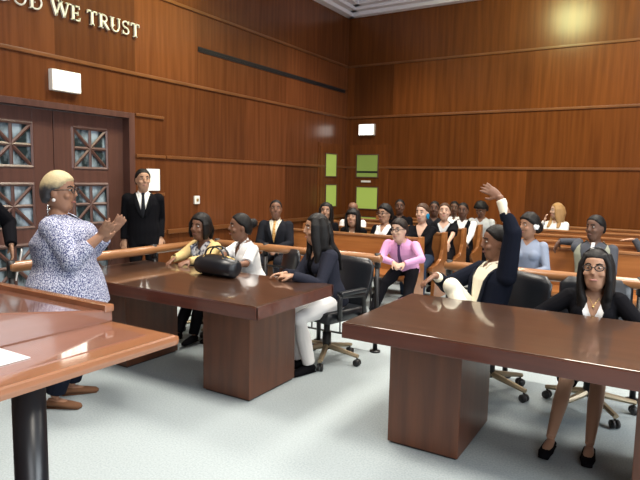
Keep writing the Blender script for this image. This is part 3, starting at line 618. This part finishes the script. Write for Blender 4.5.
    for it in outfit:
        nm, kind_, m, kw = it; m = CL[m] if isinstance(m, str) else m
        if kind_ == 'top': o_ = top(nm, m, **kw)
        elif kind_ == 'jacket':
            kw = dict(kw); t0, wt = kw.get('neck', (.36, .085)); kw.setdefault('off', .026); kw.setdefault('bottom', -.30 if stand else -.10); kw['neck'] = (t0, wt)
            lap = kw.pop('lapel', True); o_ = top(nm, m, openf=True, **kw)
            if lap:
                for sg in (1, -1):
                    l = B(); pts = []; rr = []
                    for t in np.linspace(t0+.02, .985, 8):
                        t = float(t); u = wt*(t-t0)/(1-t0)+.012+.016*math.sin(PI*min(1, (t-t0)/(1-t0)*1.05)); pts.append(tp(t, sg*u, front(t, u, kw['off'])+.004)); rr.append((.006+.024*math.sin(PI*min(1, (t-t0)/(1-t0)*.95+.05)), .005))
                    l.tube(pts, rr, side=S1, n=8); link('lapel', l.mesh('lapel', s), m, o_)
        elif kind_ == 'legs':
            c = B(); off = kw.get('off', .014); end = kw.get('end', 1.0)
            tt = [-.20, -.12, -.05, .05, .16]
            c.tube([tp(t, 0, vo(t)) for t in tt], [(hw(t)+off, hd(t)+off) for t in tt], side=SF(0)[0], n=18)
            for sg in (1, -1):
                H_, K_, A_, fd = leg[sg]; c.ell(H_, lr[0]*gl+off); 
                if end > .5:
                    e_ = K_.lerp(A_, (end-.5)*2); c.tube([H_, H_.lerp(K_, .5), K_, K_.lerp(e_, .4), e_], [lr[0]*gl+off, lr[1]*1.12*gl+off, lr[2]*gl+off*1.2, lr[3]*gl+off*1.2, lr[4]+off*1.9]); c.ell(K_, lr[2]*gl+off*1.2)
                else: e_ = H_.lerp(K_, end*2); c.tube([H_, H_.lerp(e_, .5), e_], [lr[0]*gl+off, lr[1]*1.12*gl+off, lr[2]*gl+off*1.6])
            if kw.get('skirt'): c.tube([(hip[1]+hip[-1])/2, (leg[1][1]+leg[-1][1])/2*.8+(hip[1]+hip[-1])/2*.2], [(.19, .10), (.17, .07)], side=(1, 0, 0), n=16)
            o_ = link(nm, c.blend(nm, max(.0085, vox), 2, s), m, root)
        elif kind_ == 'shoes':
            for sg in (1, -1):
                H_, K_, A_, fd = leg[sg]; c = B(); lo = kw.get('low', 0); sd = fd.cross(V((0, 0, 1))); z = V((0, 0, 1))
                c.tube([A_-fd*.062-z*.055, A_-fd*.03-z*.045, A_+fd*.04-z*.048, A_+fd*.12-z*.058, A_+fd*.185-z*.066, A_+fd*.205-z*.07], [(.024, .026-lo*.3), (.040, .042-lo*.4), (.044, .040-lo*.4), (.050, .029-lo*.2), (.036, .021), (.012, .010)], side=sd, n=14)
                c.tube([A_-fd*.06-z*.079, A_+fd*.19-z*.079], [(.036, .007), (.036, .007)], side=sd, n=10)
                link('shoe', c.mesh('shoe', s), m, root)
        elif kind_ == 'tie':
            c = B(); off = kw.get('off', .02); tt = [float(q) for q in np.linspace(1.0, kw.get('end', .22), 12)]
            c.tube([tp(t, 0, front(t, 0, off)+.003) for t in tt], [(.022, .010)]+[(.015+.020*(i/11), .004) for i in range(1, 11)]+[(.008, .003)], side=[SF(t)[0] for t in tt], n=8); link(nm, c.mesh('tie', s), m, root)
        elif kind_ == 'collar':
            c = B(); r_ = .062 if sex == 'm' else .056
            for sg in (1, -1):
                c.tube([tp(1.055, 0, -.058)+U*.012, tp(1.05, sg*.050, -.035)+U*.01, tp(1.025, sg*r_, .012), tp(.985, sg*.040, front(.985, .04, .012)+.004), tp(.90, sg*.048, front(.90, .048, .016)+.004)], [(.006, .016), (.006, .018), (.006, .018), (.008, .018), (.006, .006)], side=[S1, S1, S1, F1, F1], n=8)
            link('collar', c.mesh('collar', s), m, root)
    # ---- extras
    for ex in extras:
        if ex == 'glasses':
            c = B1()
            for q in (-1, 1):
                c.tube([hp(q*.033+.024*math.cos(k_), .098-.12*abs(.033+.024*math.cos(k_)*1)*abs(.033+.024*math.cos(k_))*3, .010+.017*math.sin(k_)) for k_ in np.linspace(0, 2*PI, 20)[:-1]], .0030, n=6, closed=True)
                c.tube([hp(q*.056, .088, .014), hp(q*.074, .04, .014), hp(q*.078, -.01, .010)], .0028, n=6)
            c.tube([hp(-.010, .1, .014), hp(.010, .1, .014)], .0026, n=6); link('glasses', c.mesh('glasses', s), MT['glassrim'], root)
        elif ex == 'earrings':
            for q in (-1, 1): c = B1(); c.ell(hp(q*.080, -.004, -.046), .011); link('earring', c.mesh('earring', s), MT['pearl'], root)
        elif ex == 'necklace':
            c = B1(); c.tube([tp(1.0, -.05, .03), tp(.93, -.035, front(.93, .035, .004)), tp(.83, 0, front(.83, 0, .006)+.006), tp(.93, .035, front(.93, .035, .004)), tp(1.0, .05, .03)], .0022, n=6); c.ell(tp(.82, 0, front(.82, 0, .01)+.006), .007); link('necklace', c.mesh('necklace', s), MT['gold'], root)
        elif ex[0] == 'flower':
            c = B1(); ctr = V(hp(*ex[2])); 
            for k_ in range(6): a_ = 2*PI*k_/6; c.ell(ctr+HU*(.022*math.sin(a_))+HF*(.022*math.cos(a_)), (.012, .019, .019), hm, 8, 6)
            c.ell(ctr+HS*(.006*(1 if ex[2][0] > 0 else -1)), .012); link('hair_flower', c.mesh('flower', s), ex[1], root)
        elif ex == 'headband':
            c = B1(); c.tube([hp(.084*math.cos(k_), .012, .02+.115*math.sin(k_)) for k_ in np.linspace(.1, PI-.1, 14)], [(.008, .003)]*14, side=HF, n=6); link('headband', c.mesh('headband', s), MT['glassrim'], root)
        elif ex == 'belt': pass
    root['_s'] = s; del root['_s']
    return root

# ------------------------------------------------------------------ chairs at the tables
office_chair('black leather chair of the girl in the yellow jacket', (-3.98, 4.42), R(-8))
office_chair('black leather chair of the girl in the white blouse', (-3.40, 4.46), R(-38))
office_chair('black leather chair of the long-haired girl in white trousers', (-2.49, 4.25), R(-12))
office_chair('black leather chair of the young man raising his hand', (-1.08, 4.34), R(-34))
office_chair('black leather chair of the bespectacled girl in a black blazer', (-0.38, 4.34), R(6))

# ------------------------------------------------------------------ people: helpers for clothes
def lo(rot, v):
    q = M3.Rotation(-R(rot), 3, 'Z') @ V(v); return tuple(q)
def suit(shirt='white', coat='black', tie=None, pants=None, shoes='black', **kw):
    o = [('shirt', 'top', shirt, dict(off=.012, neck=(.93, .03))), ('collar', 'collar', shirt, {}), ('jacket', 'jacket', coat, kw), ('trousers', 'legs', pants or coat, {}), ('shoe', 'shoes', CL['black'], {})]
    if tie: o.append(('tie', 'tie', tie, dict(off=.014)))
    return o
def plain(shirt, pants='black', sleeve=(1, 1), neck=(.88, .06), collar=False, loose=1.0, tie=None):
    o = [('shirt', 'top', shirt, dict(sleeve=sleeve, neck=neck, loose=loose)), ('trousers', 'legs', pants, {}), ('shoe', 'shoes', CL['black'], {})]
    if collar: o.append(('collar', 'collar', shirt, {}))
    if tie: o.append(('tie', 'tie', tie, dict(off=.016)))
    return o
def layered(inner, outer, pants='black', neck=(.30, .10), inneck=(.78, .07), sleeve=(1, 1), lapel=False, insleeve=None, collar=False):
    o = [('shirt', 'top', inner, dict(off=.011, sleeve=insleeve or (.3, .3), neck=inneck)), ('cardigan', 'jacket', outer, dict(neck=neck, lapel=lapel, sleeve=sleeve, off=.022)), ('trousers', 'legs', pants, {}), ('shoe', 'shoes', CL['black'], {})]
    if collar: o.append(('collar', 'collar', inner, {}))
    return o

# ---- people near the tables
RS = 131
person('woman in speckled blue and white blouse standing and speaking, short blond hair', -3.47, 2.40, RS, 'f', 0.925, 'mid', stand=True, girth=1.58, lean=-6, head=(-8, 2, 0),
       L=((-3.26, 2.60, 1.21), (0.4, 0.3, -1)), Rr=((-3.15, 2.42, 1.20), (-0.4, 0.2, -1)), hands=((lo(RS, (.6, .15, .7)), lo(RS, (-.4, .5, .5)), .25, .6), (lo(RS, (.65, .05, .62)), lo(RS, (-.5, .5, .3)), .25, .6)),
       legs=(((-3.62, 2.50, .08), None), ((-3.50, 2.29, .08), None)), vox=.006,
       outfit=[('blouse', 'top', 'blouse', dict(off=.020, sleeve=(.82, .82), bottom=-.36, neck=(.90, .05), loose=1.18, flare=.05)), ('trousers', 'legs', 'navy', dict(off=.022, end=.96)), ('shoe', 'shoes', cloth('sandal_tan', (0.16, 0.08, 0.045)), dict(low=.03))],
       hair=('full', 'ashblond'), extras=('glasses', 'earrings'))
person('tall man in black suit and tie standing by the double doors', -5.50, 4.86, 48, 'm', 0.97, 'tan', stand=True, lean=-2, head=(14, 4, 0), vox=.007,
       L=((-5.39, 5.03, .84), (.1, 1, 0)), Rr=((-5.66, 4.70, .82), (-.1, 1, 0)), outfit=suit('white', 'black', 'charcoal'), hair=('short', 'black'))
person('person in black suit at the photo edge holding a white paper', -5.07, 2.53, 70, 'm', 1.0, 'tan', stand=True, head=(0, 0, 0), vox=.008,
       L=((-4.86, 2.82, .98), (.6, .8, 0)), hands=((lo(70, (.05, .02, -1)), lo(70, (-.3, -.8, 0)), .5, .3), 'hang'), outfit=suit('white', 'black', 'charcoal'), hair=('short', 'black'))
person('girl in yellow jacket over print top sitting behind the handbag', -3.96, 4.42, -6, 'f', 0.83, 'brown', seat=.48, lean=18, head=(8, 2, 4), vox=.007,
       L=((-3.80, 3.90, .81), (.9, .4, -.6)), Rr=((-4.02, 3.92, .81), (-.9, .4, -.6)), outfit=layered('print', 'yellow', 'black', (.12, .12), (.85, .06), collar=False, lapel=True), hair=('bob', 'black'), legs=(((-3.80, 3.95, .09), None), ((-3.98, 3.92, .09), None)))
person('girl in white short-sleeved blouse turning her head, hair in a bun', -3.45, 4.42, -22, 'f', 0.85, 'brown', seat=.48, lean=14, head=(-18, 4, 0), vox=.007,
       L=((-3.32, 3.88, .81), (.8, .3, -.8)), Rr=((-3.56, 3.88, .81), (-.8, .3, -.8)), outfit=plain('white', 'black', (.46, .46), (.72, .055), collar=True, loose=1.08), hair=('bun', 'black'))
RC = -32
person('girl in dark blue-grey cardigan and white trousers with long black hair', -2.45, 4.22, RC, 'f', 0.93, 'tan', seat=.48, lean=12, head=(-14, 2, 0), vox=.006,
       L=((-2.55, 3.79, .815), (.6, .5, -1)), Rr=((-2.67, 3.86, .815), (-.6, .3, -1)), hands=((lo(RC, (-1, -.1, -.1)), lo(RC, (0, .3, -1)), .7, .2), (lo(RC, (-.6, -.8, -.1)), lo(RC, (.3, -.3, -1)), .7, .2)),
       legs=(((-2.44, 3.88, .08), None), ((-2.58, 3.95, .08), None)), outfit=layered('black', 'bluegrey', 'white', (.30, .07), (.80, .07), insleeve=(.3, .3)), hair=('long', 'black', .36))
RM = -42
person('young man in black suit raising one arm high, white trousers', -1.13, 4.28, RM, 'm', 0.93, 'brown', seat=.44, lean=-10, twist=-6, head=(-12, 0, 0), vox=.0055, armk=1.20,
       L=((-1.04, 4.20, 1.50), (1, .6, -.1)), Rr=((-1.45, 4.06, .90), (-.8, .2, -.7)), hands=((lo(RM, (-.85, -.10, .50)), lo(RM, (-.25, 1, -.25)), .35, .9), (lo(RM, (-.5, -.6, -.5)), lo(RM, (.3, .1, -1)), .7, .4)),
       legs=(((-1.36, 3.86, .09), None), ((-1.12, 3.98, .52), (-.5, -.4, 1))), outfit=[('shirt', 'top', 'cream', dict(off=.012, neck=(.9, .05), sleeve=(.95, .95))), ('collar', 'collar', 'cream', {}), ('jacket', 'jacket', 'navy', dict(neck=(-.05, .13), sleeve=(.78, .86))), ('trousers', 'legs', 'cream', {}), ('shoe', 'shoes', CL['black'], {})], hair=('short', 'black'))
person('girl in black blazer and glasses with long dark hair and bare legs', -0.38, 4.26, 4, 'f', 0.83, 'tan', seat=.41, lean=13, legk=1.18, head=(-8, 6, -2), vox=.006,
       L=((-0.22, 3.96, .64), (1, .2, -.3)), Rr=((-0.56, 3.96, .64), (-1, .2, -.3)), legs=(((-0.29, 3.57, .08), None), ((-0.50, 3.53, .08), None)),
       outfit=[('shirt', 'top', 'white', dict(off=.011, neck=(.60, .075), sleeve=(.3, .3))), ('blazer', 'jacket', 'black', dict(neck=(.18, .10), off=.024)), ('skirt', 'legs', 'black', dict(end=.46, skirt=True)), ('shoe', 'shoes', CL['black'], dict(low=.05))],
       hair=('long', 'black', .40), extras=('glasses', 'necklace', 'headband'))

# ---- audience, side-wall block
G = 'people sitting in the pews'
person('young man in dark suit with an orange striped tie', -4.68, 6.52, 22, 'm', .94, 'brown', lean=2, head=(14, 8, 0), outfit=suit('cream', 'charcoal', 'stripe_tie'), hair=('crop', 'black'), group=G)
person('boy in pink shirt and purple tie leaning forward with clasped hands', -2.68, 6.46, 4, 'm', .85, 'light', lean=33, head=(-12, 0, 0), vox=.007, L=((-2.50, 5.98, .66), (1, .3, -.1)), Rr=((-2.64, 5.98, .66), (-1, .3, -.1)),
       hands=(((-.7, -.5, -.3), (-.5, .3, -.8), .8, .2), ((.7, -.5, -.3), (.5, .3, -.8), .8, .2)), legs=(((-2.44, 5.93, .08), None), ((-2.86, 5.93, .08), None)), outfit=plain('pink', 'black', collar=True, neck=(.93, .03), tie='purple'), hair=('full', 'dark'), extras=('glasses',), group=G)
person('girl with long dark hair in black sitting nearest the side wall', -4.40, 7.42, 14, 'f', .86, 'tan', head=(8, 2, 0), outfit=plain('black'), hair=('long', 'black', .30), group=G)
person('girl with long black hair and fringe leaning forward in the second pew', -3.90, 7.42, 12, 'f', .80, 'tan', lean=16, head=(0, 8, 0), outfit=layered('tan_top' if 'tan_top' in CL else 'cream', 'black', neck=(.5, .07)), hair=('long', 'black', .30, (-1, 1), 'bangs'), group=G)
person('girl in glasses and white top under black cardigan, hair tied back', -3.42, 7.42, -4, 'f', .87, 'tan', head=(-12, 2, 0), outfit=layered('white', 'black', neck=(-.1, .14), inneck=(.75, .06)), hair=('puff', 'black'), extras=('glasses',), group=G)
person('woman in black cardigan with a blue flower in her hair', -2.86, 7.42, 6, 'f', .93, 'light', head=(-12, 2, 0), L=((-2.80, 7.02, .66), (1, .3, -.3)), Rr=((-2.92, 7.0, .66), (-1, .3, -.3)), outfit=[('cardigan', 'top', 'black', dict(neck=(.58, .085))), ('trousers', 'legs', 'denim', {}), ('shoe', 'shoes', CL['black'], {})], hair=('bun', 'brown'), extras=(('flower', cloth('flower_blue', (0.02, 0.22, 0.42)), (.078, .0, -.035)),), group=G)
person('bald man in white shirt behind the girl with the fringe', -4.42, 8.32, 16, 'm', .835, 'brown', head=(6, 4, 0), outfit=plain('white', collar=True), hair=('bald', 'black'), group=G)
person('pale woman in black short-sleeved top with bare arms', -2.86, 8.32, 12, 'f', .90, 'light', head=(4, 10, 0), L=((-2.64, 7.86, .70), (1, .2, 0)), Rr=((-2.95, 7.95, .66), (-1, .3, -.3)), hands=(((0, -.4, -1), (-.5, .3, -.2), .4, .3), 'rest'), outfit=layered('palegrey', 'black', neck=(.55, .11), inneck=(.78, .09), sleeve=(.42, .42)), hair=('bun', 'brown'), group=G)
person('close-cropped man in dark top near the middle of the fourth pew', -3.97, 9.20, 16, 'm', .90, 'deep', head=(4, 4, 0), outfit=plain('black'), hair=('crop', 'black'), group=G)
person('man in dark top half hidden between the flower girl and the pale woman', -3.34, 9.20, 14, 'm', .89, 'deep', head=(0, 2, 0), outfit=plain('charcoal'), hair=('crop', 'black'), group=G)
person('boy in dark vest over white shirt at the end of the fourth pew', -2.84, 9.18, 10, 'm', .885, 'deep', lean=4, head=(-4, 0, 0), L=((-2.66, 8.80, .62), (1, .2, -.1)), Rr=((-2.9, 8.84, .66), (-1, .3, -.3)), outfit=[('shirt', 'top', 'white', dict(neck=(.93, .03))), ('collar', 'collar', 'white', {}), ('vest', 'jacket', 'black', dict(neck=(.5, .09), sleeve=(0, 0), lapel=False)), ('trousers', 'legs', 'black', {}), ('shoe', 'shoes', CL['black'], {})], hair=('crop', 'black'), group=G)
person('dark-haired person in white shirt in the last pew behind the vest boy', -3.28, 10.06, 14, 'm', .86, 'deep', head=(0, 0, 0), outfit=plain('white', collar=True), hair=('crop', 'black'), group=G)
person('person in pale grey shirt with curly hair and head bowed', -2.76, 10.06, 2, 'm', .90, 'brown', lean=14, head=(-14, -30, 0), outfit=plain('palegrey'), hair=('curly', 'black'), group=G)

# ---- audience, across the aisle
person('girl in grey sweater with a white flower in her black hair', -1.26, 6.55, -6, 'f', .90, 'mid', lean=6, head=(-34, 0, 0), outfit=plain('grey', 'denim'), hair=('puff', 'black'), extras=(('flower', CL['white'], (.082, -.02, .0)),), group=G)
person('man in open grey-green vest with one arm along the pew back', -0.63, 6.62, -4, 'm', .90, 'deep', lean=-2, head=(-26, 2, 0), Rr=((-1.0, 6.78, .96), (-.2, 1, .1)), hands=('rest', ((-.35, -.35, -.9), (.7, -.4, -.3), .5, .4)), outfit=[('shirt', 'top', 'dimgrey', dict(neck=(.90, .05))), ('vest', 'jacket', 'vest', dict(neck=(-.4, .14), sleeve=(0, 0), lapel=False, off=.03)), ('scarf', 'tie', 'white', dict(off=.02, end=.62)), ('trousers', 'legs', 'black', {}), ('shoe', 'shoes', CL['black'], {})], hair=('short', 'black'), group=G)
person('blonde woman in white jacket in the last pew, hand at her chin', -1.54, 10.10, -20, 'f', .91, 'light', head=(-42, 0, 0), Rr=((-1.70, 9.86, .98), (-.6, -.2, -1)), hands=('rest', ((.3, -.1, 1), (.6, .3, 0), .9, .2)), outfit=plain('white', 'denim'), hair=('long', 'blond', .22), group=G)
person('person in dark sleeves with an arm laid along the second pew', 0.16, 7.42, 6, 'm', .93, 'tan', head=(-10, 2, 0), Rr=((-0.30, 7.56, .97), (-.3, .5, -1)), hands=('rest', ((-1, -.1, -.12), (0, 0, -1), .3, .4)), outfit=plain('dimgrey'), hair=('short', 'dark'), group=G)

# ------------------------------------------------------------------ small things
t = thing('handbag', 'shiny black leather handbag lying on the counsel table', 'handbag', (-3.22, 3.64, 0.765), R(-4))
b = B()
b.tube([(-.225, 0, .075), (-.20, 0, .08), (-.10, 0, .088), (0, 0, .09), (.10, 0, .088), (.20, 0, .08), (.225, 0, .075)], [(.05, .055), (.085, .075), (.10, .086), (.105, .09), (.10, .086), (.085, .075), (.05, .055)], side=(0, 1, 0), n=18)
me = b.mesh()
for v in me.vertices: v.co.z = max(0.002, v.co.z)*(1.0+0.05*math.sin(v.co.x*30)) if v.co.z > .01 else 0.002
link('bag_body', me, MT['leather'], t)
for s in (-1, 1):
    b = B(); b.tube([(-.01+.11*math.cos(a), s*.03, .165+.085*math.sin(a)) for a in np.linspace(-.15, PI+.15, 14)], [(.007, .009)]*14, n=8); link('handle', b.mesh(), MT['leather'], t)
b = B(); b.tube([(-.20, 0, .155), (-.10, 0, .176), (0, 0, .181), (.10, 0, .176), (.20, 0, .155)], .006, n=6); link('zip', b.mesh(), MT['gold'], t)
b = B()
for s in (-1, 1): b.tube([(.11*s-.01, -.035, .16), (.11*s-.01, -.05, .145)], .012, n=8)
link('buckle', b.mesh(), MT['gold'], t)
b = B(); m_ = M3.Translation((-4.84, 2.87, .80)) @ M3.Rotation(R(60), 4, 'Z') @ M3.Rotation(R(12), 4, 'Y'); b.box((-.004, -.10, -.13), (.004, .10, .13), mtx=m_)
tag(link('folded_paper', b.mesh(), MT['paper'], smooth=False), 'white folded paper in the hand of the black-suited person', 'paper')
